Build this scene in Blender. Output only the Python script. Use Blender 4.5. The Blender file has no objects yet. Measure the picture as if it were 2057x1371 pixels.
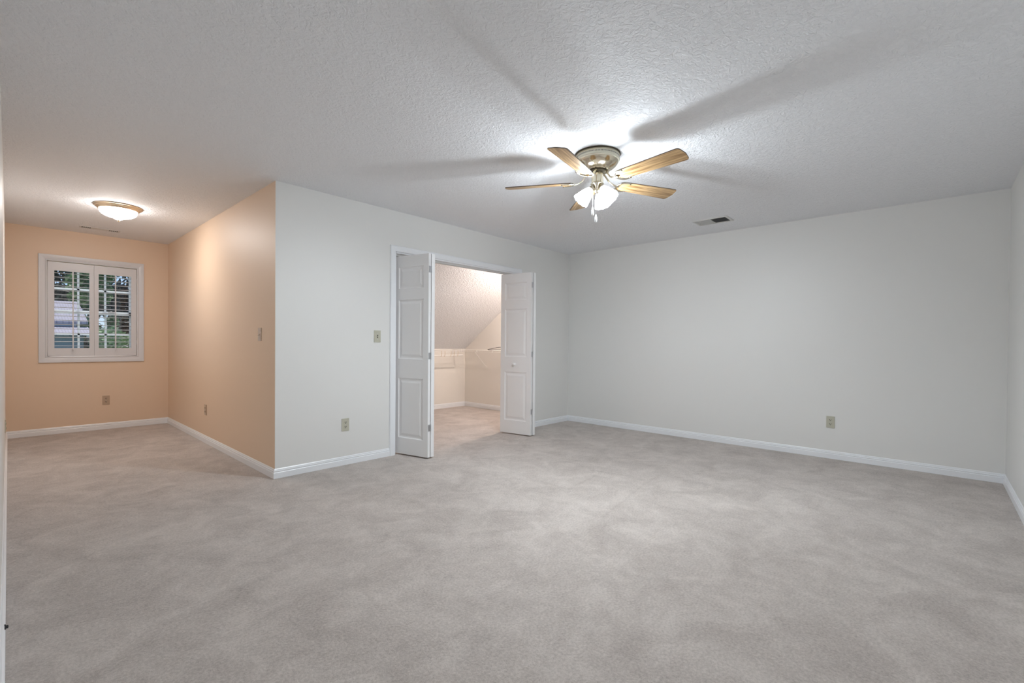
import bpy, bmesh, math, random
from mathutils import Vector, Matrix
random.seed(7)
C = bpy.context.scene.collection
SC = bpy.context.scene

# ------------------------------------------------------------------ camera
cam_d = bpy.data.cameras.new('camera')
cam = bpy.data.objects.new('camera', cam_d); C.objects.link(cam)
cam_d.sensor_fit = 'HORIZONTAL'; cam_d.sensor_width = 36.0
cam_d.lens = 36.0 * 926.7 / 2057.0
cam_d.shift_y = 15.17 / 2057.0
cam_d.clip_start = 0.01; cam_d.clip_end = 300
YAW, PIT, ROL = 0.7417, -0.0114, 0.0086
fw = Vector((math.cos(YAW)*math.cos(PIT), math.sin(YAW)*math.cos(PIT), math.sin(PIT)))
rt = Vector((math.sin(YAW), -math.cos(YAW), 0)); up = rt.cross(fw)
r2 = rt*math.cos(ROL) + up*math.sin(ROL); u2 = -rt*math.sin(ROL) + up*math.cos(ROL)
m = Matrix((r2, u2, -fw)).transposed().to_4x4()
m.translation = (-1.4765, -3.986, 1.1251)
cam.matrix_world = m
SC.camera = cam

# ------------------------------------------------------------------ world, sun, exposure
SC.view_settings.view_transform = 'Standard'
SC.view_settings.look = 'None'
SC.view_settings.gamma = 1
SC.view_settings.use_curve_mapping = False
SC.view_settings.exposure = 0.07
SC.cycles.max_bounces = 16
SC.cycles.diffuse_bounces = 10
SC.cycles.transparent_max_bounces = 16
SC.cycles.caustics_reflective = False
SC.cycles.caustics_refractive = False
SC.cycles.sample_clamp_indirect = 6.0
world = bpy.data.worlds.new('world'); SC.world = world; world.use_nodes = True
wn = world.node_tree.nodes; wl = world.node_tree.links
sky = wn.new('ShaderNodeTexSky'); sky.sky_type = 'HOSEK_WILKIE'; sky.turbidity = 3.0
sky.sun_direction = (0.2, 0.46, 0.865)
bg = wn['Background']; bg.inputs['Strength'].default_value = 3.4
wl.new(sky.outputs[0], bg.inputs['Color'])
sun_d = bpy.data.lights.new('sun', 'SUN'); sun_d.energy = 4.6; sun_d.angle = 0.01; sun_d.color = (1, .96, .9)
sun = bpy.data.objects.new('sun', sun_d); C.objects.link(sun); sun.location = (8, 24, 30)
sun.rotation_euler = Vector((-0.2, -0.46, -0.865)).to_track_quat('-Z', 'Y').to_euler()
FAN_BULB_W = 122.0
HALL_GLOW = 62.0
CLOSET_W = 108.0

# ------------------------------------------------------------------ room numbers
H = 2.44
LX, WY, LH, WL = 4.104, -4.432, 3.753, -1.501
T = 0.115
KY, KZ, KS = 2.27, 1.026, 0.71          # knee wall: y, top, slope of the closet ceiling
OX0, OX1, OZ = 1.137, 2.985, 2.035      # closet opening
FC = Vector((1.289, -2.242, H))         # fan on the ceiling

# ------------------------------------------------------------------ materials
def lin(c):
    return tuple((x/255/12.92 if x/255 <= .04045 else ((x/255+.055)/1.055)**2.4) for x in c)
def new_mat(name):
    mt = bpy.data.materials.new(name); mt.use_nodes = True
    n = mt.node_tree.nodes; return mt, n, mt.node_tree.links, n['Principled BSDF']
def bump_noise(n, l, b, scale, strength, dist=.002, detail=3, coord='Object', stretch=None):
    tc = n.new('ShaderNodeTexCoord'); tx = n.new('ShaderNodeTexNoise')
    tx.inputs['Scale'].default_value = scale; tx.inputs['Detail'].default_value = detail
    if stretch:
        mp = n.new('ShaderNodeMapping'); mp.inputs['Scale'].default_value = stretch
        l.new(tc.outputs[coord], mp.inputs[0]); l.new(mp.outputs[0], tx.inputs['Vector'])
    else:
        l.new(tc.outputs[coord], tx.inputs['Vector'])
    bp = n.new('ShaderNodeBump'); bp.inputs['Strength'].default_value = strength; bp.inputs['Distance'].default_value = dist
    l.new(tx.outputs['Fac'], bp.inputs['Height']); l.new(bp.outputs[0], b.inputs['Normal'])
    return tx, bp
def simple(name, col, rough=.5, metal=0, bump=None, spec=.5, coat=0, var=0):
    mt, n, l, b = new_mat(name)
    b.inputs['Base Color'].default_value = (*col, 1); b.inputs['Roughness'].default_value = rough
    b.inputs['Metallic'].default_value = metal; b.inputs['Specular IOR Level'].default_value = spec
    b.inputs['Coat Weight'].default_value = coat
    if bump: bump_noise(n, l, b, *bump)
    if var:
        tc = n.new('ShaderNodeTexCoord'); tx = n.new('ShaderNodeTexNoise'); tx.inputs['Scale'].default_value = 1.7
        cr = n.new('ShaderNodeValToRGB')
        cr.color_ramp.elements[0].color = (*[c*(1-var) for c in col], 1); cr.color_ramp.elements[1].color = (*[min(1, c*(1+var)) for c in col], 1)
        cr.color_ramp.elements[0].position = .3; cr.color_ramp.elements[1].position = .7
        l.new(tc.outputs['Object'], tx.inputs['Vector']); l.new(tx.outputs['Fac'], cr.inputs[0]); l.new(cr.outputs[0], b.inputs['Base Color'])
    return mt
def emit(name, col, strength, base=(.9,.9,.9), transp=0.0, transl=0.0):
    mt = bpy.data.materials.new(name); mt.use_nodes = True
    n = mt.node_tree.nodes; l = mt.node_tree.links; b = n['Principled BSDF']
    b.inputs['Base Color'].default_value = (*base, 1); b.inputs['Roughness'].default_value = .25
    b.inputs['Emission Color'].default_value = (*col, 1); b.inputs['Emission Strength'].default_value = strength
    out = n['Material Output']; s = b.outputs[0]
    if transl:
        t = n.new('ShaderNodeBsdfTranslucent'); t.inputs[0].default_value = (*base, 1); mx = n.new('ShaderNodeMixShader')
        mx.inputs[0].default_value = transl; l.new(s, mx.inputs[1]); l.new(t.outputs[0], mx.inputs[2]); s = mx.outputs[0]
    if transp:
        t = n.new('ShaderNodeBsdfTransparent'); mx = n.new('ShaderNodeMixShader')
        mx.inputs[0].default_value = transp; l.new(s, mx.inputs[1]); l.new(t.outputs[0], mx.inputs[2]); s = mx.outputs[0]
    l.new(s, out.inputs['Surface'])
    return mt

MAT = {}
MAT['wall'] = simple('painted_wall', (.75, .75, .735), .45, bump=(220, .08, .001), spec=.4)
MAT['hall_wall'] = simple('peach_painted_wall', (.74, .565, .415), .52, bump=(220, .08, .001), spec=1.2)
MAT['closet_wall'] = simple('cream_painted_wall', (.80, .775, .73), .5, bump=(220, .08, .001), spec=.3)
MAT['trim'] = simple('white_trim_paint', (.83, .85, .88), .3, bump=(60, .02, .001))
MAT['door'] = simple('white_door_paint', (.81, .81, .815), .35, bump=(60, .02, .001))
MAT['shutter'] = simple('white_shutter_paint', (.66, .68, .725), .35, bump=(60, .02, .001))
MAT['vinyl'] = simple('white_window_vinyl', (.8, .8, .8), .3, bump=(60, .02, .001))
MAT['almond'] = simple('almond_plastic', (.50, .49, .40), .35, bump=(90, .02, .0005))
MAT['slot'] = simple('dark_slot', (.02, .02, .018), .6)
MAT['beige_plate'] = simple('beige_plastic', (.48, .36, .26), .3, bump=(90, .02, .0005))
MAT['glossy_plate'] = simple('glossy_ivory_plastic', (.62, .52, .44), .12, bump=(90, .02, .0005))
MAT['black'] = simple('black_plastic', (.025, .024, .024), .35)
MAT['rubber'] = simple('dark_rubber', (.03, .03, .035), .6)
MAT['wire'] = simple('white_coated_wire', (.85, .83, .80), .35)
MAT['vent'] = simple('white_vent_metal', (.62, .62, .61), .4)
MAT['duct_shade'] = simple('painted_duct_shade', (.012, .012, .014), .7)  # near-black, shade inside the vent painted onto a flat plate
MAT['steel'] = simple('zinc_hinge_metal', (.62, .63, .65), .28, 1.0)
MAT['brass'] = simple('pale_polished_brass', (.80, .74, .60), .16, 1.0)
MAT['brass_dull'] = simple('satin_antique_brass', (.72, .60, .44), .3, 1.0)
MAT['housing'] = simple('champagne_enamel', (.72, .70, .58), .3, .35)
MAT['screw'] = simple('dark_screw', (.10, .085, .06), .4, .8)
MAT['bulb'] = emit('lit_bulb_glass', (1, .98, .95), 9, transp=.72)
MAT['shade'] = emit('frosted_glass_lit', (1, .99, .97), 1.4, transp=.46, transl=.45)
MAT['shade_neck'] = emit('thick_frosted_glass_lit', (1, .99, .97), 1.1, transp=.06, transl=.25)
MAT['bowl'] = emit('alabaster_glass_lit', (1, .95, .92), HALL_GLOW*1.55)
MAT['bowl_edge'] = emit('alabaster_glass_dim_edge', (1, .93, .88), HALL_GLOW*.68)
MAT['crystal'] = simple('clear_pendant', (.85, .87, .88), .12, 0, spec=.8)

# ceiling: knockdown plaster texture
mt, n, l, b = new_mat('textured_ceiling'); MAT['ceiling'] = mt
b.inputs['Base Color'].default_value = (.845, .86, .89, 1); b.inputs['Roughness'].default_value = .75
b.inputs['Specular IOR Level'].default_value = .25
tc = n.new('ShaderNodeTexCoord')
tx = n.new('ShaderNodeTexNoise'); tx.inputs['Scale'].default_value = 34; tx.inputs['Detail'].default_value = 4; tx.inputs['Roughness'].default_value = .6; tx.inputs['Distortion'].default_value = 1.2
cr = n.new('ShaderNodeValToRGB'); cr.color_ramp.elements[0].position = .42; cr.color_ramp.elements[1].position = .60
tx2 = n.new('ShaderNodeTexNoise'); tx2.inputs['Scale'].default_value = 130; tx2.inputs['Detail'].default_value = 3
ad = n.new('ShaderNodeMath'); ad.operation = 'MULTIPLY_ADD'; ad.inputs[1].default_value = .35
bp = n.new('ShaderNodeBump'); bp.inputs['Strength'].default_value = .7; bp.inputs['Distance'].default_value = .0045
l.new(tc.outputs['Object'], tx.inputs['Vector']); l.new(tc.outputs['Object'], tx2.inputs['Vector'])
l.new(tx.outputs['Fac'], cr.inputs[0]); l.new(tx2.outputs['Fac'], ad.inputs[0]); l.new(cr.outputs[0], ad.inputs[2])
l.new(ad.outputs[0], bp.inputs['Height']); l.new(bp.outputs[0], b.inputs['Normal'])

# carpet: cut pile with brushed patches and furniture creases
mt, n, l, b = new_mat('cut_pile_carpet'); MAT['carpet'] = mt
b.inputs['Roughness'].default_value = 1.0; b.inputs['Specular IOR Level'].default_value = .08
b.inputs['Sheen Weight'].default_value = .25; b.inputs['Sheen Roughness'].default_value = .5
tc = n.new('ShaderNodeTexCoord')
def noise(scale, detail=4, rough=.6, dist=0.0):
    t = n.new('ShaderNodeTexNoise'); t.inputs['Scale'].default_value = scale; t.inputs['Detail'].default_value = detail
    t.inputs['Roughness'].default_value = rough; t.inputs['Distortion'].default_value = dist
    l.new(tc.outputs['Object'], t.inputs['Vector']); return t
def math_n(op, a, b_=None, c_=None):
    t = n.new('ShaderNodeMath'); t.operation = op
    for i, v in enumerate((a, b_, c_)):
        if v is None: continue
        if isinstance(v, (int, float)): t.inputs[i].default_value = v
        else: l.new(v, t.inputs[i])
    return t.outputs[0]
patch = noise(3.8, 6, .66, .7); mid = noise(19, 4, .65); fine = noise(88, 3, .7); fib = noise(420, 2, .8)
v = math_n('MULTIPLY_ADD', patch.outputs['Fac'], .82, -.46)
v = math_n('MULTIPLY_ADD', mid.outputs['Fac'], .30, v)
v = math_n('MULTIPLY_ADD', fine.outputs['Fac'], .88, v)
v = math_n('MULTIPLY_ADD', fib.outputs['Fac'], .42, v)
sep = n.new('ShaderNodeSeparateXYZ'); l.new(tc.outputs['Object'], sep.inputs[0])
def crease(x0, y0, x1, y1, w):
    dx, dy = x1-x0, y1-y0; L = math.hypot(dx, dy); dx, dy = dx/L, dy/L
    px = math_n('SUBTRACT', sep.outputs[0], x0); py = math_n('SUBTRACT', sep.outputs[1], y0)
    along = math_n('MULTIPLY_ADD', py, dy, math_n('MULTIPLY', px, dx))
    off = math_n('MULTIPLY_ADD', py, dx, math_n('MULTIPLY', px, -dy))
    off = math_n('MULTIPLY_ADD', math_n('SUBTRACT', mid.outputs['Fac'], .5), .05, off)
    s = math_n('SUBTRACT', 1.0, math_n('DIVIDE', math_n('ABSOLUTE', off), w)); s = math_n('MAXIMUM', s, 0.0)
    e = math_n('MULTIPLY', math_n('GREATER_THAN', along, 0.0), math_n('LESS_THAN', along, L))
    return math_n('MULTIPLY', s, e)
CREASES = [(1.45, -1.91, 2.08, -1.84, .03), (1.13, -2.41, 2.00, -2.27, .02), (2.00, -2.27, 2.35, -2.25, .025), (2.05, -1.73, 2.15, -2.16, .018),
           (2.2, -1.35, 2.36, -1.7, .018), (.23, -2.12, .36, -1.98, .03), (.36, -1.98, .62, -2.16, .03), (2.5, -.95, 2.62, -1.3, .018), (1.33, -.03, 2.75, .06, .012)]
tot = None
for c_ in CREASES:
    k = crease(*c_); tot = k if tot is None else math_n('ADD', tot, k)
v = math_n('MULTIPLY_ADD', tot, -.07, v)
cr = n.new('ShaderNodeValToRGB')
cr.color_ramp.elements[0].position = .40; cr.color_ramp.elements[0].color = (.322, .278, .252, 1)
cr.color_ramp.elements[1].position = .95; cr.color_ramp.elements[1].color = (.64, .580, .538, 1)
l.new(v, cr.inputs[0]); l.new(cr.outputs[0], b.inputs['Base Color'])
bp = n.new('ShaderNodeBump'); bp.inputs['Strength'].default_value = .8; bp.inputs['Distance'].default_value = .008
hh = math_n('MULTIPLY_ADD', fine.outputs['Fac'], .8, math_n('MULTIPLY', fib.outputs['Fac'], .5))
hh = math_n('MULTIPLY_ADD', tot, -.6, hh)
l.new(hh, bp.inputs['Height']); l.new(bp.outputs[0], b.inputs['Normal'])

# fan blade: light oak veneer, grain along local x
mt, n, l, b = new_mat('oak_veneer'); MAT['oak'] = mt
b.inputs['Roughness'].default_value = .35
tc = n.new('ShaderNodeTexCoord'); mp = n.new('ShaderNodeMapping'); mp.inputs['Scale'].default_value = (1.6, 26, 26)
tx = n.new('ShaderNodeTexNoise'); tx.inputs['Scale'].default_value = 2.2; tx.inputs['Detail'].default_value = 5; tx.inputs['Distortion'].default_value = .6
cr = n.new('ShaderNodeValToRGB')
cr.color_ramp.elements[0].position = .36; cr.color_ramp.elements[0].color = (.20, .105, .036, 1)
cr.color_ramp.elements[1].position = .60; cr.color_ramp.elements[1].color = (.52, .345, .175, 1)
l.new(tc.outputs['Object'], mp.inputs[0]); l.new(mp.outputs[0], tx.inputs['Vector']); l.new(tx.outputs['Fac'], cr.inputs[0]); l.new(cr.outputs[0], b.inputs['Base Color'])
MAT['oak_edge'] = simple('dark_blade_edge', (.09, .065, .05), .5)

mt, n, l, b = new_mat('thin_white_vinyl'); MAT['thin_vinyl'] = mt
b.inputs['Base Color'].default_value = (.85, .86, .88, 1); b.inputs['Roughness'].default_value = .35
tl_ = n.new('ShaderNodeBsdfTranslucent'); tl_.inputs[0].default_value = (.9, .92, .95, 1); mx_ = n.new('ShaderNodeMixShader'); mx_.inputs[0].default_value = .75
l.new(b.outputs[0], mx_.inputs[1]); l.new(tl_.outputs[0], mx_.inputs[2]); l.new(mx_.outputs[0], n['Material Output'].inputs['Surface'])
# window glass
mt = bpy.data.materials.new('window_glass'); mt.use_nodes = True; MAT['glass'] = mt
n = mt.node_tree.nodes; l = mt.node_tree.links
tr = n.new('ShaderNodeBsdfTransparent'); gl = n.new('ShaderNodeBsdfGlossy'); gl.inputs['Roughness'].default_value = .02
mx = n.new('ShaderNodeMixShader'); mx.inputs[0].default_value = .06
l.new(tr.outputs[0], mx.inputs[1]); l.new(gl.outputs[0], mx.inputs[2]); l.new(mx.outputs[0], n['Material Output'].inputs['Surface'])

# outdoors
def shingle(name, c0, c1):
    mt, n, l, b = new_mat(name); b.inputs['Roughness'].default_value = .9
    tc = n.new('ShaderNodeTexCoord'); bk = n.new('ShaderNodeTexBrick')
    bk.inputs['Scale'].default_value = 3.0; bk.inputs['Color1'].default_value = (*c0, 1); bk.inputs['Color2'].default_value = (*c1, 1)
    bk.inputs['Mortar'].default_value = (*[x*.5 for x in c0], 1); bk.inputs['Mortar Size'].default_value = .03
    l.new(tc.outputs['Object'], bk.inputs['Vector']); l.new(bk.outputs[0], b.inputs['Base Color']); return mt
MAT['shingle'] = shingle('grey_roof_shingles', (.40, .38, .46), (.46, .44, .53))
MAT['siding'] = simple('blue_grey_siding', (.24, .33, .46), .7, bump=(3, .1, .01))
MAT['siding_light'] = simple('pale_blue_siding', (.46, .62, .78), .7, bump=(3, .1, .01))
MAT['bark'] = simple('tree_bark', (.09, .065, .05), .9, bump=(20, .5, .02))
def leafy(name, col, var=.4, tr=.45):
    mt = simple(name, col, .5, var=var); n = mt.node_tree.nodes; l = mt.node_tree.links; b = n['Principled BSDF']
    t = n.new('ShaderNodeBsdfTranslucent'); mx = n.new('ShaderNodeMixShader'); mx.inputs[0].default_value = tr
    src = b.inputs['Base Color'].links[0].from_socket; l.new(src, t.inputs[0])
    l.new(b.outputs[0], mx.inputs[1]); l.new(t.outputs[0], mx.inputs[2]); l.new(mx.outputs[0], n['Material Output'].inputs['Surface']); return mt
MAT['leaf_dark'] = leafy('dark_leaves', (.042, .072, .062))
MAT['leaf_blue'] = leafy('blue_green_leaves', (.045, .080, .094))
MAT['leaf_light'] = leafy('light_leaves', (.22, .36, .17), .3)
MAT['lawn'] = simple('lawn_grass', (.10, .18, .05), .9, bump=(40, .5, .02), var=.3)

# ------------------------------------------------------------------ mesh helpers
class MB:
    def __init__(s): s.bm = bmesh.new()
    def poly(s, pts):
        vs = [s.bm.verts.new(p) for p in pts]; s.bm.faces.new(vs)
    def box(s, a, b_):
        (x0, y0, z0), (x1, y1, z1) = [tuple(map(min, a, b_)), tuple(map(max, a, b_))]
        s.prism([(x0, y0), (x1, y0), (x1, y1), (x0, y1)], z0, z1); return s
    def prism(s, pl, z0, z1, plane='xy'):
        f = {'xy': lambda u, v, w: (u, v, w), 'xz': lambda u, v, w: (u, w, v), 'yz': lambda u, v, w: (w, u, v)}[plane]
        A = [s.bm.verts.new(f(u, v, z0)) for u, v in pl]; B = [s.bm.verts.new(f(u, v, z1)) for u, v in pl]
        s.bm.faces.new(A[::-1]); s.bm.faces.new(B); k = len(pl)
        for i in range(k): s.bm.faces.new((A[i], A[(i+1) % k], B[(i+1) % k], B[i]))
        return s
    def rings(s, R, cap=(True, True), closed=False):
        V = [[s.bm.verts.new(p) for p in r] for r in R]; k = len(R[0])
        n_ = len(V)
        for j in range(n_ if closed else n_-1):
            A, B = V[j], V[(j+1) % n_]
            for i in range(k): s.bm.faces.new((A[i], A[(i+1) % k], B[(i+1) % k], B[i]))
        if not closed:
            if cap[0]: s.bm.faces.new(V[0][::-1])
            if cap[1]: s.bm.faces.new(V[-1])
        return s
    def lathe(s, prof, seg=48, at=(0, 0, 0), M=None, cap=(True, True)):
        R = []
        for r, z in prof:
            ring = []
            for i in range(seg):
                a = 2*math.pi*i/seg; p = Vector((max(r, 1e-4)*math.cos(a), max(r, 1e-4)*math.sin(a), z))
                if M: p = M @ p
                ring.append(p + Vector(at))
            R.append(ring)
        return s.rings(R, cap)
    def tube(s, pts, r, seg=8, closed=False, flat=1.0):
        P = [Vector(p) for p in pts]; R = []; k = len(P); prev = None
        for i, p in enumerate(P):
            a = P[(i-1) % k] if (i > 0 or closed) else p; b_ = P[(i+1) % k] if (i < k-1 or closed) else p
            t = (b_-a).normalized()
            if prev is None:
                ref = Vector((0, 0, 1)) if abs(t.z) < .95 else Vector((1, 0, 0)); u = t.cross(ref).normalized()
            else:
                u = (prev - t*prev.dot(t)).normalized()
            prev = u; w = t.cross(u)
            rr = r[i] if isinstance(r, (list, tuple)) else r
            R.append([p + u*rr*math.cos(2*math.pi*j/seg) + w*rr*flat*math.sin(2*math.pi*j/seg) for j in range(seg)])
        return s.rings(R, closed=closed)
    def sweep(s, prof, path, normals):
        # prof: (out, z) pairs; path: xy points; normals: xy offset per unit of 'out' at each point
        R = [[(p[0]+n_[0]*o, p[1]+n_[1]*o, z) for o, z in prof] for p, n_ in zip(path, normals)]
        return s.rings(R)
    def build(s, name, mat, parent=None, off=None, bevel=0, smooth=True, ang=35):
        bm = s.bm
        if bevel:
            es = [e for e in bm.edges if len(e.link_faces) == 2 and e.calc_face_angle(0) > .6]
            bmesh.ops.bevel(bm, geom=es, offset=bevel, segments=2, affect='EDGES', clamp_overlap=True)
        bmesh.ops.recalc_face_normals(bm, faces=bm.faces)
        if off is not None: bmesh.ops.translate(bm, verts=bm.verts, vec=-Vector(off))
        me = bpy.data.meshes.new(name); bm.to_mesh(me); bm.free()
        if smooth and len(me.polygons):
            me.shade_smooth(); me.set_sharp_from_angle(angle=math.radians(ang))
        for mm in (mat if isinstance(mat, (list, tuple)) else [mat]): me.materials.append(MAT[mm])
        o = bpy.data.objects.new(name, me); C.objects.link(o)
        if parent: o.parent = parent
        return o
def thing(name, label, cat, loc=(0, 0, 0), rz=0, group=None):
    o = bpy.data.objects.new(name, None); C.objects.link(o); o.location = loc; o.rotation_euler = (0, 0, rz)
    o.empty_display_size = .1
    return tag(o, label, cat, group)
def tag(o, label, cat, group=None):
    o['label'] = label; o['category'] = cat
    if group: o['group'] = group
    return o
def struct(o, label=None, cat=None):
    o['kind'] = 'structure'
    if label: o['label'] = label
    if cat: o['category'] = cat
    return o
def copy_tree(o, parent=None):
    c = o.copy(); C.objects.link(c)
    if parent: c.parent = parent; c.matrix_parent_inverse = o.matrix_parent_inverse.copy()
    for ch in list(o.children): copy_tree(ch, c)
    return c

# ------------------------------------------------------------------ room shell
OUT = .15
struct(MB().box((WL-OUT, WY-OUT, -.12), (LX+OUT, LH+OUT, 0)).build('floor', 'carpet'), 'beige cut-pile carpet across room, hall and closet', 'floor')
MBc = MB()
MBc.box((WL-OUT, WY-OUT, H), (LX+OUT, T, H+.12)); MBc.box((WL-OUT, T, H), (T*.5, LH+OUT, H+.12))
MBc.box((T*.5, T, H), (LX+OUT, KY-(H-KZ)/KS, H+.12))
struct(MBc.build('ceiling', 'ceiling'), 'white textured plaster ceiling', 'ceiling')
yt = KY-(H-KZ)/KS
struct(MB().prism([(yt, H), (KY+.25, KZ-.25*KS), (KY+.25, KZ-.25*KS+.12), (yt, H+.12)], T*.5, LX+OUT, 'yz').build('ceiling_closet', 'ceiling'),
       'sloped textured ceiling inside the closet', 'ceiling')

struct(MB().box((WL-OUT, WY-OUT, 0), (WL, LH+OUT, H)).build('wall_left', 'wall'), 'pale grey wall edge at the far left', 'wall')
wb = MB(); wb.box((LX, WY, 0), (LX+OUT, KY+.1, H)); struct(wb.build('wall_back', 'wall'), 'plain grey wall facing the camera right of the closet', 'wall')
struct(MB().box((WL, WY-OUT, 0), (LX+OUT, WY, H)).build('wall_right', 'wall'), 'grey wall at the right edge of the photo', 'wall')
# wall with the closet opening
w = MB()
w.prism([(0, 0), (OX0, 0), (OX0, T), (T, T)], 0, H)
w.box((OX1, 0, 0), (LX, T, H)); w.box((OX0, 0, OZ), (OX1, T, H))
struct(w.build('wall_front', 'wall'), 'grey wall holding the closet opening', 'wall')
struct(MB().prism([(0, 0), (T, T), (T, LH), (0, LH)], 0, H).build('wall_hall', 'hall_wall'), 'peach side wall of the hall, right of the window', 'wall')
WX0, WX1, WZ0, WZ1 = -1.172, -.333, .925, 2.064
w = MB()
w.box((WL, LH, 0), (WX0, LH+OUT, H)); w.box((WX1, LH, 0), (T, LH+OUT, H)); w.box((WX0, LH, 0), (WX1, LH+OUT, WZ0)); w.box((WX0, LH, WZ1), (WX1, LH+OUT, H))
struct(w.build('wall_end', 'hall_wall'), 'peach end wall of the hall around the window', 'wall')
struct(MB().box((T, KY, 0), (LX, KY+.1, KZ+.04)).build('wall_closet_back', 'closet_wall'), 'low cream knee wall at the back of the closet', 'wall')
# cream lining of the closet's right side wall
struct(MB().prism([(T, .002), (KY, .002), (KY, KZ), (yt, H-.001), (T, H-.001)], LX-.006, LX, 'yz').build('wall_closet_side', 'closet_wall'), 'cream side wall of the closet under the slope', 'wall')

# baseboards: one moulded profile
BH = .080
PROF = [(0, .001), (.014, .001), (.014, .047), (.0125, .0495), (.0085, .051), (.0085, .054), (.0115, .0565), (.0115, .063), (.007, .0665), (.007, .0735), (.0035, BH), (0, BH)]
def baseboard(name, path, normals, label):
    struct(MB().sweep(PROF, path, normals).build(name, 'trim', ang=20), label, 'baseboard')
CO0, CO1 = OX0-.061, OX1+.066
baseboard('baseboard_front', [(CO0, 0), (0, 0)], [(0, -1), (-1, -1)], 'white baseboard between the hall corner and the closet casing')
baseboard('baseboard_hall', [(0, 0), (0, LH)], [(-1, -1), (-1, -1)], 'white baseboard along the peach hall side wall')
baseboard('baseboard_end', [(0, LH), (WL, LH)], [(-1, -1), (1, -1)], 'white baseboard under the hall window')
baseboard('baseboard_left', [(WL, LH), (WL, WY)], [(1, -1), (1, 1)], 'white baseboard along the far left wall')
baseboard('baseboard_back', [(LX, 0), (LX, WY)], [(-1, -1), (-1, 1)], 'long white baseboard along the plain grey wall')
baseboard('baseboard_corner', [(LX, 0), (CO1, 0)], [(-1, -1), (0, -1)], 'short white baseboard between the closet and the room corner')
baseboard('baseboard_right', [(LX, WY), (WL, WY)], [(-1, 1), (1, 1)], 'white baseboard along the wall at the right edge')
baseboard('baseboard_closet', [(LX-.006, T), (LX-.006, KY), (T, KY)], [(-1, 0), (-1, -1), (0, -1)], 'white baseboard inside the closet')

# closet casing, jamb lining and track
c = MB()
cp = [(0, 0), (.004, .010), (.012, .013), (.040, .016), (.052, .016), (.060, .010), (.060, 0)]   # (away from opening, proud)
def casing_path(prof, pts, dirs, yw):
    mb = MB(); R = []
    for (px, pz), (dx, dz) in zip(pts, dirs):
        R.append([(px+dx*a, yw-pr, pz+dz*a) for a, pr in prof])
    return mb.rings(R)
struct(casing_path(cp, [(OX0, 0), (OX0, OZ), (OX1, OZ), (OX1, 0)], [(-1, 0), (-1, 1), (1, 1), (1, 0)], 0).build('trim_1', 'trim', ang=20), 'white casing around the closet opening', 'trim')
j = MB(); j.box((OX0, .001, 0), (OX0+.012, T, OZ)); j.box((OX1-.012, .001, 0), (OX1, T, OZ)); j.box((OX0, .001, OZ-.012), (OX1, T, OZ))
struct(j.build('trim_2', 'trim', bevel=.001), 'white jamb lining inside the closet opening', 'trim')
tk = thing('door_track', 'metal bifold track under the closet header', 'track', (0, 0, 0))
t_ = MB(); t_.box((OX0+.012, .040, OZ-.032), (OX1-.012, .043, OZ-.012)); t_.box((OX0+.012, .070, OZ-.032), (OX1-.012, .073, OZ-.012)); t_.box((OX0+.012, .043, OZ-.015), (OX1-.012, .070, OZ-.012))
t_.build('channel', 'vent', tk)
for sx in (OX0+.014, OX1-.060):
    MB().box((sx, .044, OZ-.030), (sx+.046, .069, OZ-.016)).build('pivot_bracket', 'screw', tk, bevel=.002)

# ------------------------------------------------------------------ bifold doors
LW, LT, LZ0, LZ1 = .445, .035, .014, 1.992
PANELS = [(.175, .775), (.965, 1.555), (1.665, 1.88)]
def leaf_mesh():
    mb = MB(); bm = mb.bm
    px0, px1 = .062, LW-.062
    for side in (0, 1):
        y0 = 0 if side == 0 else LT; d = 1 if side == 0 else -1
        def q(a, b_, c_, e): mb.poly([a, b_, c_, e])
        def rect(x0, z0, x1, z1): q((x0, y0, z0), (x1, y0, z0), (x1, y0, z1), (x0, y0, z1))
        zs = [LZ0] + [z for p in PANELS for z in p] + [LZ1]
        for i in range(len(zs)-1):
            rect(0, zs[i], px0, zs[i+1]); rect(px1, zs[i], LW, zs[i+1])
            if i % 2 == 0: rect(px0, zs[i], px1, zs[i+1])
            else:
                steps = [(0, 0), (.006, .007), (.014, .009), (.022, .009), (.046, .0025)]
                R = []
                for ins, dep in steps:
                    yy = y0 + d*dep
                    R.append([(px0+ins, yy, zs[i]+ins), (px1-ins, yy, zs[i]+ins), (px1-ins, yy, zs[i+1]-ins), (px0+ins, yy, zs[i+1]-ins)])
                for A, B in zip(R[:-1], R[1:]):
                    for k in range(4): q(A[k], A[(k+1) % 4], B[(k+1) % 4], B[k])
                mb.poly(R[-1])
    for (xa, za, xb, zb) in ((0, LZ0, LW, LZ0), (0, LZ1, LW, LZ1), (0, LZ0, 0, LZ1), (LW, LZ0, LW, LZ1)):
        mb.poly([(xa, 0, za), (xb, 0, zb), (xb, LT, zb), (xa, LT, za)])
    bmesh.ops.remove_doubles(bm, verts=bm.verts, dist=1e-5)
    return mb
def leaf(parent, loc, ang, flip=False):
    mb = leaf_mesh()
    if flip: bmesh.ops.scale(mb.bm, verts=mb.bm.verts, vec=(1, -1, 1))
    o = mb.build('leaf', 'door', parent, smooth=False)
    o.location = loc; o.rotation_euler = (0, 0, ang); return o
def knob(parent, x, y, z, d):
    M_ = Matrix.Rotation(math.pi/2*d, 4, 'X')
    k = MB().lathe([(.0, 0), (.017, 0), (.017, .003), (.007, .006), (.007, .018), (.014, .022), (.0175, .029), (.016, .036), (.008, .041), (0, .042)], 24, (x, y, z), M_).build('knob', 'door', parent)
    k['label'] = 'small round white knob'; return k
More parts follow.
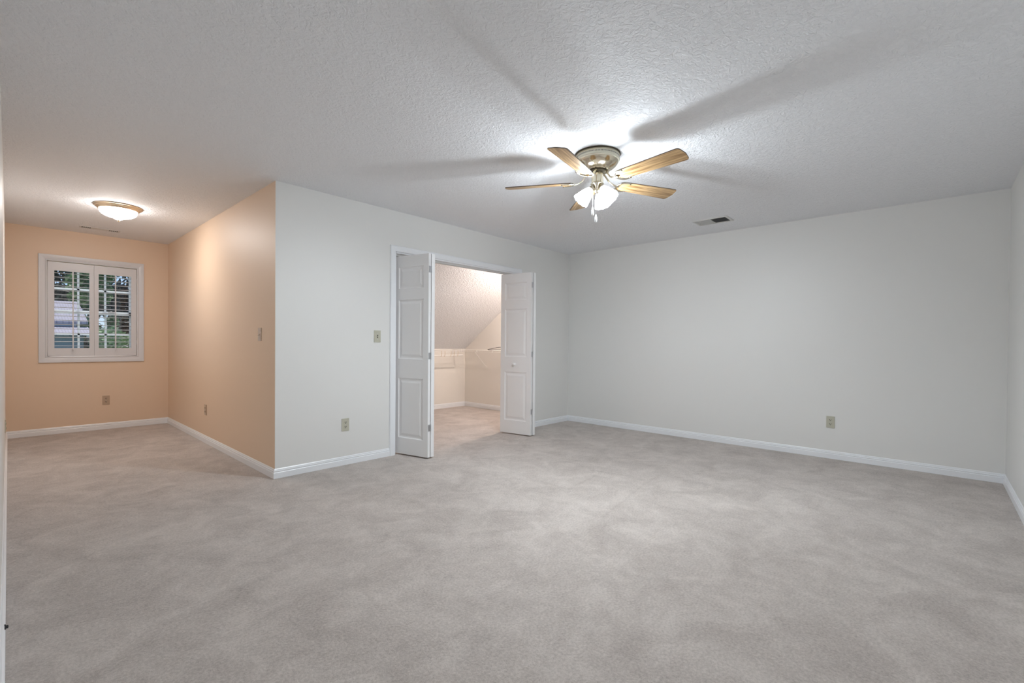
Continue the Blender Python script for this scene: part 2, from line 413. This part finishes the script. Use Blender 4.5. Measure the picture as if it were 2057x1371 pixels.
def hinge(parent, z, x=LW):
    h = MB(); h.box((x-.0006, .004, z-.032), (x+.0012, LT-.002, z+.032))
    h.tube([(x+.004, LT+.003, z-.034), (x+.004, LT+.003, z+.034)], .0042, 8)
    for zz in (-.022, 0, .022): h.tube([(x, .014, z+zz), (x+.0022, .014, z+zz)], .003, 8)
    o = h.build('hinge', 'steel', parent); o['label'] = 'bright metal hinge'; return o
# every leaf: x runs from its wall end to the fold; local y=0 is the room-side face
dl = thing('door_1', 'white panelled bifold door folded open at the left of the closet', 'door', (OX0+.03, .055, 0))
dl['kind'] = 'structure'
aL = -math.radians(77)
lf = leaf(dl, (-.004, 0, 0), aL, False)       # room-side face turned to the left, toward the camera
for z in (.30, 1.0, 1.84): hinge(lf, z)
l2 = leaf(dl, (.271, 0, 0), -math.pi+math.radians(77), True)
knob(l2, LW-.30, 0, .88, -1)
dr = thing('door_2', 'white panelled bifold door with knob folded open at the right of the closet', 'door', (OX1-.03, .055, 0))
dr['kind'] = 'structure'
aR = -math.radians(81)
ra = leaf(dr, (-.232, 0, 0), aR, False)
for z in (.30, 1.0, 1.84): hinge(ra, z)
knob(ra, .215, 0, .875, 1)
rb = leaf(dr, (-.006, 0, 0), -math.pi+math.radians(81), True)

# ------------------------------------------------------------------ hall window
wn_ = thing('window_1', 'white double-hung window in the peach end wall behind shutters', 'window', ((WX0+WX1)/2, LH, WZ0)); wn_['kind'] = 'structure'
wo = wn_.location.copy()
cw = [(0, 0), (.0, .014), (.008, .017), (.018, .010), (.030, .013), (.056, .019), (.072, .019), (.074, .012), (.074, 0)]
IX0, IX1, IZ0, IZ1 = -1.167, -.338, .928, 2.062
casing_path(cw, [(IX0, IZ0), (IX0, IZ1), (IX1, IZ1), (IX1, IZ0), (IX0, IZ0)], [(-1, -1), (-1, 1), (1, 1), (1, -1), (-1, -1)], LH).build('casing', 'shutter', wn_, wo, ang=15)
f = MB()
for a, b_ in (((WX0, LH+.075, WZ0), (WX0+.03, LH+.145, WZ1)), ((WX1-.03, LH+.075, WZ0), (WX1, LH+.145, WZ1)), ((WX0, LH+.075, WZ0), (WX1, LH+.145, WZ0+.03)), ((WX0, LH+.075, WZ1-.03), (WX1, LH+.145, WZ1))): f.box(a, b_)
f.build('frame', 'vinyl', wn_, wo, bevel=.002)
MUL = (-.889, -.637)
def sash(z0, z1, yb, zm, lowr, topr):
    s = MB(); x0, x1 = WX0+.03, WX1-.03
    s.box((x0, yb, z0), (x0+.038, yb+.028, z1)); s.box((x1-.038, yb, z0), (x1, yb+.028, z1))
    s.box((x0, yb, z0), (x1, yb+.028, z0+lowr)); s.box((x0, yb, z1-topr), (x1, yb+.028, z1))
    for xm in MUL: s.box((xm-.010, yb+.004, z0), (xm+.010, yb+.022, z1))
    s.box((x0, yb+.004, zm-.011), (x1, yb+.022, zm+.011))
    so = s.build('sash', 'thin_vinyl', wn_, wo)
    g = MB().box((x0+.03, yb+.012, z0+.01), (x1-.03, yb+.015, z1-.01)).build('pane', 'glass', so, wo)
    return so
sash(1.462, WZ1-.03, LH+.110, 1.752, .030, .035)
low = sash(WZ0+.03, 1.478, LH+.080, 1.198, .04, .030)
lk = MB(); lk.box((-.612, LH+.083, 1.478), (-.548, LH+.107, 1.492)); lk.tube([(-.58, LH+.095, 1.490), (-.58, LH+.095, 1.498)], .009, 12); lk.build('lock', 'vinyl', low, wo, bevel=.002)
for side, (x0, x1, lab) in enumerate(((-1.163, -.7555, 'left white plantation shutter panel over the hall window, roof behind its louvers'),
                                      (-.7535, -.343, 'right white plantation shutter panel over the hall window, trees behind its louvers'))):
    sh = thing('shutter', lab, 'shutter', ((x0+x1)/2, LH, .935), 0, 'shutter panels on the hall window'); so_ = sh.location.copy()
    yb, ye = LH-.010, LH+.018
    z0, z1 = .934, 2.055
    li, ri = (x0+.056, x1-.042) if side == 0 else (x0+.042, x1-.053)
    lz0, lz1 = 1.028, 1.952
    s = MB(); s.box((x0, yb, z0), (li, ye, z1)); s.box((ri, yb, z0), (x1, ye, z1)); s.box((li, yb+.001, z0), (ri, ye-.001, lz0)); s.box((li, yb+.001, lz1), (ri, ye-.001, z1))
    s.build('panel_frame', 'shutter', sh, so_, bevel=.0015)
    lv = MB(); NL = 18; pitch = (lz1-lz0)/NL; tl = math.radians(2.0)
    for k in range(NL):
        zc = lz0+pitch*(k+.5); ring0 = []
        for q_ in range(12):
            a = 2*math.pi*q_/12; u, v_ = .030*math.cos(a), .0042*math.sin(a)
            ring0.append((u*math.cos(tl)-v_*math.sin(tl), u*math.sin(tl)+v_*math.cos(tl)))
        yc = LH+.004
        lv.rings([[(li+.001, yc+u, zc+v_) for u, v_ in ring0], [(ri-.001, yc+u, zc+v_) for u, v_ in ring0]])
    lv.build('louvers', 'shutter', sh, so_, ang=60)
    xm = (li+ri)/2 + (.005 if side == 0 else .0)
    MB().box((xm-.006, LH-.040, lz0-.02), (xm+.006, LH-.029, lz1+.028)).build('tilt_rod', 'shutter', sh, so_, bevel=.002)
    hx = x0 if side == 0 else x1
    for hz in (1.10, 1.90):
        MB().tube([(hx, LH-.012, hz-.03), (hx, LH-.012, hz+.03)], .0035, 8).build('hinge', 'shutter', sh, so_)

# ------------------------------------------------------------------ wall plates
def plate_frame(loc, rz): return loc, rz
def rounded_plate(mat, parent, w=.070, h=.115, t=.006):
    p = MB().box((-w/2, -t, -h/2), (w/2, 0, h/2)).build('cover_plate', mat, parent, bevel=.0022); return p
def outlet(loc, rz, label, mat='almond'):
    o = thing('outlet', label, 'outlet', loc, rz, 'wall outlets'); rounded_plate(mat, o)
    for dz in (-.0205, .0205):
        R = [(.0165*math.cos(a)*1.0, max(-.0125, min(.0125, .0165*math.sin(a)))) for a in [2*math.pi*i/24 for i in range(24)]]
        rc = MB().prism([(x, z+dz) for x, z in R], -.0085, -.004, 'xz').build('receptacle', mat, o)
        s = MB(); s.box((-.0082, -.0094, dz-.002), (-.0046, -.0083, dz+.0095)); s.box((.0046, -.0094, dz-.001), (.0080, -.0083, dz+.0085))
        s.tube([(0, -.0094, dz-.0068), (0, -.0083, dz-.0068)], .0034, 10)
        s.build('slots', 'slot', rc)
    MB().lathe([(0, 0), (.003, 0), (.003, .001), (0, .0016)], 12, (0, -.006, 0), Matrix.Rotation(math.pi/2, 4, 'X')).build('screw', 'steel', o)
    return o
def switch(loc, rz, label, mat='almond'):
    o = thing('light_switch', label, 'switch', loc, rz, 'light switches'); rounded_plate(mat, o)
    MB().box((-.006, -.0072, -.013), (.006, -.005, .013)).build('toggle_slot', 'slot' if mat == 'almond' else mat, o)
    MB().prism([(-.007, -.003), (-.018, -.011), (-.020, -.007), (-.007, .006)], -.0045, .0045, 'yz').build('toggle', mat, o, bevel=.001)
    for dz in (-.030, .030):
        MB().lathe([(0, 0), (.003, 0), (.003, .001), (0, .0016)], 12, (0, -.006, dz), Matrix.Rotation(math.pi/2, 4, 'X')).build('screw', 'steel', o)
    return o
switch((.938, 0, 1.186), 0, 'almond toggle switch on the grey wall left of the closet doors')
switch((0, .336, 1.187), -math.pi/2, 'glossy ivory toggle switch on the peach hall side wall', 'glossy_plate')
outlet((.613, 0, .369), 0, 'almond outlet low on the grey wall left of the closet')
outlet((LX, -3.224, .367), -math.pi/2, 'almond outlet low on the long plain grey wall')
outlet((-.643, LH, .367), 0, 'beige outlet low on the peach wall under the window', 'beige_plate')
outlet((0, 1.964, .365), -math.pi/2, 'beige outlet low on the peach hall side wall', 'beige_plate')
outlet((WL, 2.04, .365), math.pi/2, 'outlet seen edge-on on the far left wall', 'almond')
bmp = thing('door_bumper', 'small dark rubber bumper on the far left baseboard', 'bumper', (WL+.011, -1.45, .055))
MB().lathe([(0, 0), (.010, 0), (.010, .003), (.006, .005), (.006, .010), (0, .011)], 16, (0, 0, 0), Matrix.Rotation(math.pi/2, 4, 'Y')).build('stub', 'rubber', bmp)

# ------------------------------------------------------------------ ceiling registers
def register(name, label, cx, cy, lx, ly, fins, dp=.008):
    o = thing(name, label, 'vent', (cx, cy, H), 0, 'ceiling air vents')
    fr = .024 if dp > .006 else .016
    f = MB()
    out = [(-lx/2, -ly/2), (lx/2, -ly/2), (lx/2, ly/2), (-lx/2, ly/2)]
    inn = [(x*(1-2*fr/lx), y*(1-2*fr/ly)) for x, y in out]
    prof_rings = [[(x, y, 0) for x, y in out], [(x, y, -.003) for x, y in out], [(x*.97, y*.97, -dp) for x, y in out], [(x, y, -dp) for x, y in inn], [(x, y, -.001) for x, y in inn]]
    f.rings(prof_rings, cap=(False, False)); f.build('frame', 'vent', o, ang=20)
    d = MB(); d.box((-lx/2+fr, -ly/2+fr, -.0015), (lx/2-fr, ly/2-fr, -.0005)); d.build('duct_shade', 'duct_shade', o)
    fins(o, lx-2*fr, ly-2*fr)
    return o
def fins_two_way(o, ix, iy):
    s = MB(); N = 28
    for k in range(N):
        y = -iy/2+iy*(k+.5)/N; a = math.radians(35) * (1 if y < 0 else -1)
        dy = .0045*math.sin(a); dz = .0045*math.cos(a)
        s.prism([(y-dy-.0004, -.0060-dz*.6), (y-dy+.0004, -.0060-dz*.6), (y+dy+.0004, -.0060+dz), (y+dy-.0004, -.0060+dz)], -ix/2, ix/2, 'yz')
    s.box((-ix/2, -.004, -.008), (ix/2, .004, -.002))
    s.build('fins', 'vent', o, smooth=False)
    MB().box((-.004, -.010+iy*.42, -.016), (.004, -.004+iy*.42, -.004)).build('damper_lever', 'vent', o)
register('ceiling_vent', 'white ceiling vent above the plain grey wall, right of the fan', 3.542, -2.241, .235, .355, fins_two_way)
def fins_three_way(o, ix, iy):
    s = MB()
    s.box((-ix*.24, -iy/2, -.0042), (ix*.24, iy/2, -.0016))
    for x0, x1 in ((-ix/2, -ix*.24), (ix*.24, ix/2)):
        for k in range(6):
            x = x0+(x1-x0)*k/5; s.box((x-.0022, -iy/2, -.0036), (x+.0022, iy/2, -.0018))
    s.build('fins', 'vent', o, smooth=False)
register('ceiling_vent', 'slim ceiling vent between the hall light and the window', -.741, 3.318, .36, .105, fins_three_way, .0045)

# ------------------------------------------------------------------ hall flush light
hl = thing('ceiling_light', 'lit dome ceiling light with brass rim in the hall', 'light', (-.742, 1.955, H))
MB().lathe([(.10, 0), (.186, 0), (.190, -.004), (.187, -.010), (.178, -.013), (.176, -.020), (.168, -.024), (.160, -.034), (.153, -.040), (.146, -.040), (.140, -.030)], 64, cap=(True, False)).build('rim', 'brass_dull', hl)
bowl = MB().lathe([(.146, -.036), (.147, -.046), (.143, -.060), (.133, -.076), (.115, -.090), (.092, -.100), (.068, -.107), (.046, -.114), (.030, -.123), (.018, -.131), (.008, -.134)], 48, cap=(False, True))
for fc in bowl.bm.faces:
    if fc.calc_center_median().z > -.088: fc.material_index = 1
bowl.build('glass_bowl', ['bowl', 'bowl_edge'], hl)
MB().lathe([(.012, -.130), (.014, -.134), (.010, -.138), (.005, -.140), (.008, -.144), (.005, -.150), (0, -.152)], 20).build('finial', 'brass_dull', hl)

# ------------------------------------------------------------------ closet light (over the header, warm)
cl = thing('ceiling_light', 'bare bulb ceiling lamp holder inside the closet, behind the header', 'light', (3.42, .20, H))
MB().lathe([(.02, 0), (.055, 0), (.057, -.006), (.050, -.016), (.030, -.024), (.022, -.045), (.018, -.045)], 32).build('lamp_holder', 'vinyl', cl)
MB().lathe([(.012, -.045), (.014, -.060), (.026, -.085), (.030, -.105), (.024, -.124), (.010, -.133), (0, -.134)], 24).build('bulb', 'bulb', cl)
def point(name, parent, loc, watts, col, r):
    d = bpy.data.lights.new(name, 'POINT'); d.energy = watts; d.color = col; d.shadow_soft_size = r
    o = bpy.data.objects.new(name, d); C.objects.link(o); o.parent = parent; o.location = loc; return o
point('closet_bulb_light', cl, (0, 0, -.10), CLOSET_W, (1, .84, .75), .025)

# ------------------------------------------------------------------ ceiling fan
fan = thing('ceiling_fan', 'five-blade oak and brass ceiling fan with three lit glass shades', 'ceiling fan', FC)
MB().lathe([(.05, 0), (.155, 0), (.156, -.005), (.150, -.007)], 72).build('ceiling_ring', 'screw', fan)
hb = MB().lathe([(.06, -.007), (.149, -.007), (.151, -.012), (.147, -.016), (.146, -.034), (.150, -.037), (.151, -.042), (.149, -.047), (.146, -.049)], 72).build('housing', 'housing', fan)
vs = MB()
for k in range(96):
    a = 2*math.pi*k/96; u = Vector((math.cos(a), math.sin(a), 0)); tn = Vector((-u.y, u.x, 0))
    p = u*.1468 + Vector((0, 0, -.025)); A = []
    for sx, sz in ((-1, -1), (1, -1), (1, 1), (-1, 1)): A.append(p+tn*sx*.0022+Vector((0, 0, sz*.004)))
    vs.poly(A)
vs.build('vent_slots', 'slot', hb, smooth=False)
MB().lathe([(.08, -.047), (.146, -.047), (.1465, -.052), (.143, -.060), (.134, -.073), (.120, -.087), (.104, -.096), (.090, -.101), (.088, -.104), (.089, -.108), (.085, -.113), (.076, -.114), (.072, -.110), (.07, -.10), (.02, -.10)], 72, cap=(True, True)).build('motor_bowl', 'brass', fan)
MB().lathe([(.02, -.10), (.062, -.10), (.064, -.106), (.062, -.120), (.030, -.124), (.02, -.126)], 40).build('flywheel', 'screw', fan)
MB().lathe([(.018, -.118), (.034, -.122), (.040, -.130), (.0415, -.136), (.0415, -.192), (.044, -.196), (.046, -.203), (.040, -.212), (.028, -.222), (.02, -.235), (.022, -.250), (.016, -.262), (.006, -.268), (0, -.270)], 40).build('switch_hub', 'brass', fan)
BASE = 47.0
R0, R1 = .165, .655
PITCH = math.radians(-12)
def blade_outline(k=10):
    pts = []
    W0, W1 = .052, .067
    n_ = 9
    # rounded root
    for i in range(n_+1):
        a = math.pi/2 + math.pi*i/n_
        pts.append((R0+.045+.045*math.cos(a)*1.0, W0*math.sin(a)))
    # lower long edge to tip, corner radius
    cr = .022
    tipbow = .012
    for i in range(5):
        a = -math.pi/2 + (math.pi/2)*i/4*.92
        pts.append((R1-cr-.006+cr*math.cos(a), -W1+cr+cr*math.sin(a)))
    pts.append((R1+.002, 0))
    for i in range(5):
        a = (math.pi/2)*(.08+.92*i/4)
        pts.append((R1-cr-.006+cr*math.cos(a), W1-cr+cr*math.sin(a)))
    return pts
OUTL = blade_outline()
BZ = -.188
for k in range(5):
    a = math.radians(BASE+72*k)
    mb = MB(); th = .0028
    A = [mb.bm.verts.new((x, y, -th)) for x, y in OUTL]; B = [mb.bm.verts.new((x, y, th)) for x, y in OUTL]
    fa = mb.bm.faces.new(A[::-1]); fb = mb.bm.faces.new(B); fa.material_index = 0; fb.material_index = 0
    for i in range(len(A)):
        q_ = mb.bm.faces.new((A[i], A[(i+1) % len(A)], B[(i+1) % len(A)], B[i])); q_.material_index = 1
    bl = mb.build('blade', ['oak', 'oak_edge'], fan, ang=40)
    bl.matrix_local = Matrix.Translation((0, 0, BZ)) @ Matrix.Rotation(a, 4, 'Z') @ Matrix.Rotation(PITCH, 4, 'X')
    # blade iron: arm from the flywheel and a horseshoe under the root
    ir = MB()
    P = [(.055, 0, .070), (.070, 0, .060), (.085, 0, .038), (.105, 0, .012), (.130, 0, -.002), (.155, 0, -.008), (.175, 0, -.008)]
    ir.tube(P, [.008, .008, .0075, .007, .0075, .009, .010], 10, flat=.7)
    HS = []
    for i in range(13):
        t = -1+2*i/12; aa = math.pi + t*math.radians(95)
        HS.append((R0+.048+.052*math.cos(aa)*1.05, .055*math.sin(aa), -.0085))
    HS = [(HS[0][0]+.030, HS[0][1]*.98, -.0075)] + HS + [(HS[-1][0]+.030, HS[-1][1]*.98, -.0075)]
    ir.tube(HS, [.004]+[.0062]*13+[.004], 8, flat=.7)
    io = ir.build('blade_iron', 'brass', bl)
    for sx, sy in ((R0+.076, .050), (R0+.076, -.050), (R0+.010, 0)):
        MB().lathe([(0, 0), (.0052, 0), (.0052, .002), (.003, .0038), (0, .004)], 12, (sx, sy, -.010), Matrix.Rotation(math.pi, 4, 'X')).build('screw', 'screw', bl)
SH = [138, 262, 12]
def shade_axis(deg, tilt=50):
    a = math.radians(deg); u = Vector((math.cos(a), math.sin(a), 0)); t = math.radians(tilt)
    d = u*math.cos(t) + Vector((0, 0, -math.sin(t))); return u, d
for deg in SH:
    u, d = shade_axis(deg)
    s0 = u*.042 + Vector((0, 0, -.236))
    rot = d.to_track_quat('Z', 'Y').to_matrix().to_4x4()
    arm = MB(); arm.tube([u*.020+Vector((0, 0, -.214)), u*.034+Vector((0, 0, -.216)), u*.045+Vector((0, 0, -.226)), s0], .006, 10)
    arm.lathe([(.010, -.010), (.019, -.006), (.023, .004), (.025, .012), (.023, .016), (.015, .016)], 24, s0, rot)
    ao = arm.build('lamp_arm', 'brass', fan)
    prof = [(.0235, .006), (.027, .016), (.033, .030), (.039, .048), (.045, .068), (.050, .086), (.0545, .102), (.058, .113)]
    sh = MB(); R = []
    seg = 40
    def ringat(r, z, flute):
        out = []
        for i in range(seg):
            a_ = 2*math.pi*i/seg; rr = r*(1+flute*math.cos(10*a_)); out.append(s0 + (rot @ Vector((rr*math.cos(a_), rr*math.sin(a_), z+flute*.25*math.cos(10*a_)))))
        return out
    pr = [(r, z) for r, z in prof] + [(r-.003, z) for r, z in prof[::-1]]
    sh.rings([ringat(r, z, .008*max(0, (z-.02)/.1)) for r, z in pr], cap=(False, False))
    sh.bm.faces.ensure_lookup_table()
    for fc in sh.bm.faces:
        if (fc.calc_center_median() - s0).dot(d) < .056: fc.material_index = 1
    so = sh.build('glass_shade', ['shade', 'shade_neck'], fan, ang=60)
    b0 = MB().lathe([(.012, .012), (.013, .026), (.021, .044), (.025, .060), (.022, .076), (.010, .085), (0, .086)], 20, s0, rot).build('bulb', 'bulb', so)
    pl = point('fan_bulb_light', fan, s0 + d*.060, FAN_BULB_W, (.87, .945, 1), .022)
vd = Vector((-2.77, -1.74, 0)).normalized(); rd = Vector((.676, -.737, 0))
for off, zt, zb, pz in ((vd*.030 - rd*.030, -.205, -.372, -.428), (vd*.045 - rd*.007, -.205, -.428, -.482)):
    ch = MB(); zz = zt
    ch.tube([(off.x, off.y, zt), (off.x, off.y, zb)], .0012, 6)
    while zz > zb:
        ch.lathe([(0, .0019), (.0015, .0012), (.0019, 0), (.0015, -.0012), (0, -.0019)], 6, (off.x, off.y, zz)); zz -= .006
    ch.tube([(off.x*.55, off.y*.55, zt), (off.x, off.y, zt)], .003, 6)
    co = ch.build('pull_chain', 'steel', fan)
    MB().lathe([(0, zb+.004), (.004, zb+.002), (.005, zb-.008), (.0075, zb-.016), (.0085, pz+.012), (.006, pz+.002), (0, pz)], 14, (off.x, off.y, 0)).build('pendant', 'crystal', co)

# ------------------------------------------------------------------ closet shelving
def wire_shelf(label, length, depth=.30, lip=.085):
    # local: wall at y=0 (shelf projects to -y), x along the wall, z=0 top of the deck
    o = thing('wire_shelf', label, 'shelf', (0, 0, 0), 0, 'white wire closet shelves')
    d = MB(); k = int(length/.0254)
    for i in range(k+1):
        x = length*i/k
        d.tube([(x, -.004, 0), (x, -depth, 0), (x, -depth-.002, -.028)], .0016, 5)
    d.build('deck_wires', 'wire', o)
    r_ = MB()
    for y, z in ((-.006, -.004), (-depth*.45, -.004), (-depth, -.003), (-depth-.004, -.028)): r_.tube([(0, y, z), (length, y, z)], .0034, 8)
    r_.build('rails', 'wire', o)
    return o
s1 = wire_shelf('wire shelf on the low back wall of the closet with hanging rod', LX-.006-T-.32)
s1.location = (T+.01, KY, 1.006)
Ls = LX-.006-T-.32
MB().tube([(0, -.285, -.083), (Ls, -.285, -.083)], .0105, 12).build('hang_rod', 'wire', s1)
for x in (Ls-.47, Ls-.40, Ls-.27, Ls-.20, Ls-.12, Ls-1.2, Ls-2.2):
    h = MB(); P = [(x, -.300, -.004), (x, -.304, -.03), (x, -.300, -.07)]
    for i in range(9):
        a = math.radians(180-20*i*1.1+20); P.append((x, -.285-.013*math.cos(math.radians(-10+22*i)), -.083-.013*math.sin(math.radians(-10+22*i))))
    h.tube(P, .0035, 6); h.build('rod_hook', 'brass_dull', s1)
for x in (Ls-.75, Ls-1.9, .3):
    MB().tube([(x, -.296, -.030), (x, -.008, -.300), (x, -.006, -.340)], .005, 8).build('brace', 'wire', s1)
s2 = wire_shelf('wire shelf on the sloped side wall of the closet holding a black hanger', KY-T-.05)
s2.rotation_euler = (0, 0, -math.pi/2); s2.location = (LX-.006, KY-.01, 1.014)
for x in (.56, 1.55):
    MB().tube([(x, -.296, -.028), (x, -.008, -.305), (x, -.006, -.345)], .0055, 8).build('brace', 'wire', s2)
for x in (.22, .27, .62, .98, 1.4):
    MB().box((x-.006, -.309, -.038), (x+.006, -.300, .006)).build('clip', 'wire', s2, bevel=.002)

# black plastic hanger lying on the side shelf
hg = thing('clothes_hanger', 'black plastic clothes hanger lying on the closet side shelf', 'hanger', (3.93, 1.235, 1.030), math.radians(0))
hb_ = MB(); T3 = [(-.10, .205, 0), (-.06, .12, .014), (-.02, .03, .030), (0, 0, .033), (.02, -.03, .030), (.05, -.12, .016), (.08, -.205, .002), (.03, -.16, .004), (-.04, 0, 0), (-.09, .15, -.002)]
T3 = [(-.085+.0, .20, -.004), (-.05, .11, .018), (-.01, .02, .036), (.01, -.02, .038), (.035, -.10, .03), (.06, -.19, .006), (.045, -.185, .0), (-.02, .01, -.004), (-.075, .19, -.009)]
hb_.tube(T3, .0042, 8, closed=True)
hb_.build('hanger_frame', 'black', hg)
hk = MB(); P = [(.0, 0, .037)]
for i in range(10):
    a = math.radians(-80+26*i); P.append((.045+.022*math.cos(a+math.pi)+.01, .01+.022*math.sin(a+math.pi), .038))
hk.tube(P, .0018, 6); hk.build('hook', 'steel', hg)

# ------------------------------------------------------------------ outdoors
GZ = -3.0
struct(MB().box((-40, LH+1.5, GZ-.2), (50, 80, GZ)).build('lawn', 'lawn'), 'green lawn outside', 'lawn')
hs = thing('house', 'neighbouring blue-grey house with grey shingle roof seen through the left louvers', 'house', (-5, 22, GZ)); ho = hs.location.copy()
MB().box((-12, 20.5, GZ), (.30, 27.7, 1.78)).build('upper_walls', 'siding_light', hs, ho)
rf = MB(); rf.prism([(20.35, 1.74), (24.2, 2.72), (28.0, 1.74), (28.0, 1.84), (24.2, 2.83), (20.35, 1.84)], -12.4, .62, 'yz'); rf.build('roof', 'shingle', hs, ho, smooth=False)
MB().box((-12, 19.2, GZ), (.40, 20.5, 1.33)).build('porch_walls', 'siding', hs, ho)
pr_ = MB(); pr_.prism([(20.5, 1.56), (18.8, 1.28), (18.8, 1.36), (20.5, 1.65)], -12.2, .62, 'yz'); pr_.build('porch_roof', 'shingle', hs, ho, smooth=False)
MB().box((.44, 18.74, 1.22), (.56, 18.80, 1.36)).build('gutter', 'vinyl', hs, ho)
def tree(name, label, x, y, h, r, mat, cnt, seed, low=.12, leaf=.20):
    rnd = random.Random(seed)
    t = thing(name, label, 'tree', (x, y, GZ), 0, 'trees outside the hall window')
    tr_ = MB(); tr_.tube([(0, 0, -.05), (.05, 0, h*.3), (-.05, .05, h*.6), (0, 0, h*.88)], [r*.09, r*.075, r*.05, r*.02], 10); tr_.build('trunk', 'bark', t)
    cm = MB(); cl_ = []
    for i in range(44):
        a = rnd.uniform(0, 6.283); zz = rnd.uniform(low, .95); rr = r*math.sqrt(rnd.random())*(1-.55*max(0, zz-.5)*1.6)
        cl_.append((rr*math.cos(a), rr*math.sin(a), zz*h, r*rnd.uniform(.22, .40)))
    for i in range(cnt):
        cx, cy, cz, cr_ = rnd.choice(cl_)
        v_ = Vector((rnd.gauss(0, 1), rnd.gauss(0, 1), rnd.gauss(0, 1))).normalized()*cr_*rnd.uniform(.55, 1)
        p = Vector((cx, cy, cz))+v_
        u_ = Vector((rnd.gauss(0, 1), rnd.gauss(0, 1), rnd.gauss(0, 1))).normalized(); w_ = u_.orthogonal().normalized()
        s_ = leaf*rnd.uniform(.6, 1.3)
        cm.poly([p-u_*s_*.6, p-w_*s_*.28, p+u_*s_*.6, p+w_*s_*.28])
    cm.build('crown', mat, t, smooth=False); return t
tree('tree', 'light green leafy tree right behind the neighbouring roof', 1.55, 29.5, 8.2, 1.25, 'leaf_light', 6500, 3, .12, .26)
tree('tree', 'dark tree standing behind the neighbouring house ridge', -3.0, 34, 14, 3.2, 'leaf_dark', 9000, 5, .1, .34)
tree('tree', 'blue-green tree filling the right shutter panel', 4.3, 33, 13, 2.7, 'leaf_blue', 9000, 8, .1, .34)
tree('tree', 'tall dark tree at the far right of the window view', 9.5, 42, 15, 3.4, 'leaf_blue', 9000, 11, .1, .36)
tree('tree', 'tall dark tree between the roof and the blue-green tree', 0.2, 46, 18, 3.8, 'leaf_dark', 11000, 14, .08, .42)
tree('tree', 'middle dark tree seen between the two shutter panels', 2.4, 38.2, 12.5, 2.0, 'leaf_dark', 7000, 21, .08, .34)
bs = tree('shrub', 'pale green sunlit shrub low in the right shutter panel', 1.25, 18.5, 4.6, .85, 'leaf_light', 2200, 17, .55, .14)
bs['category'] = 'shrub'
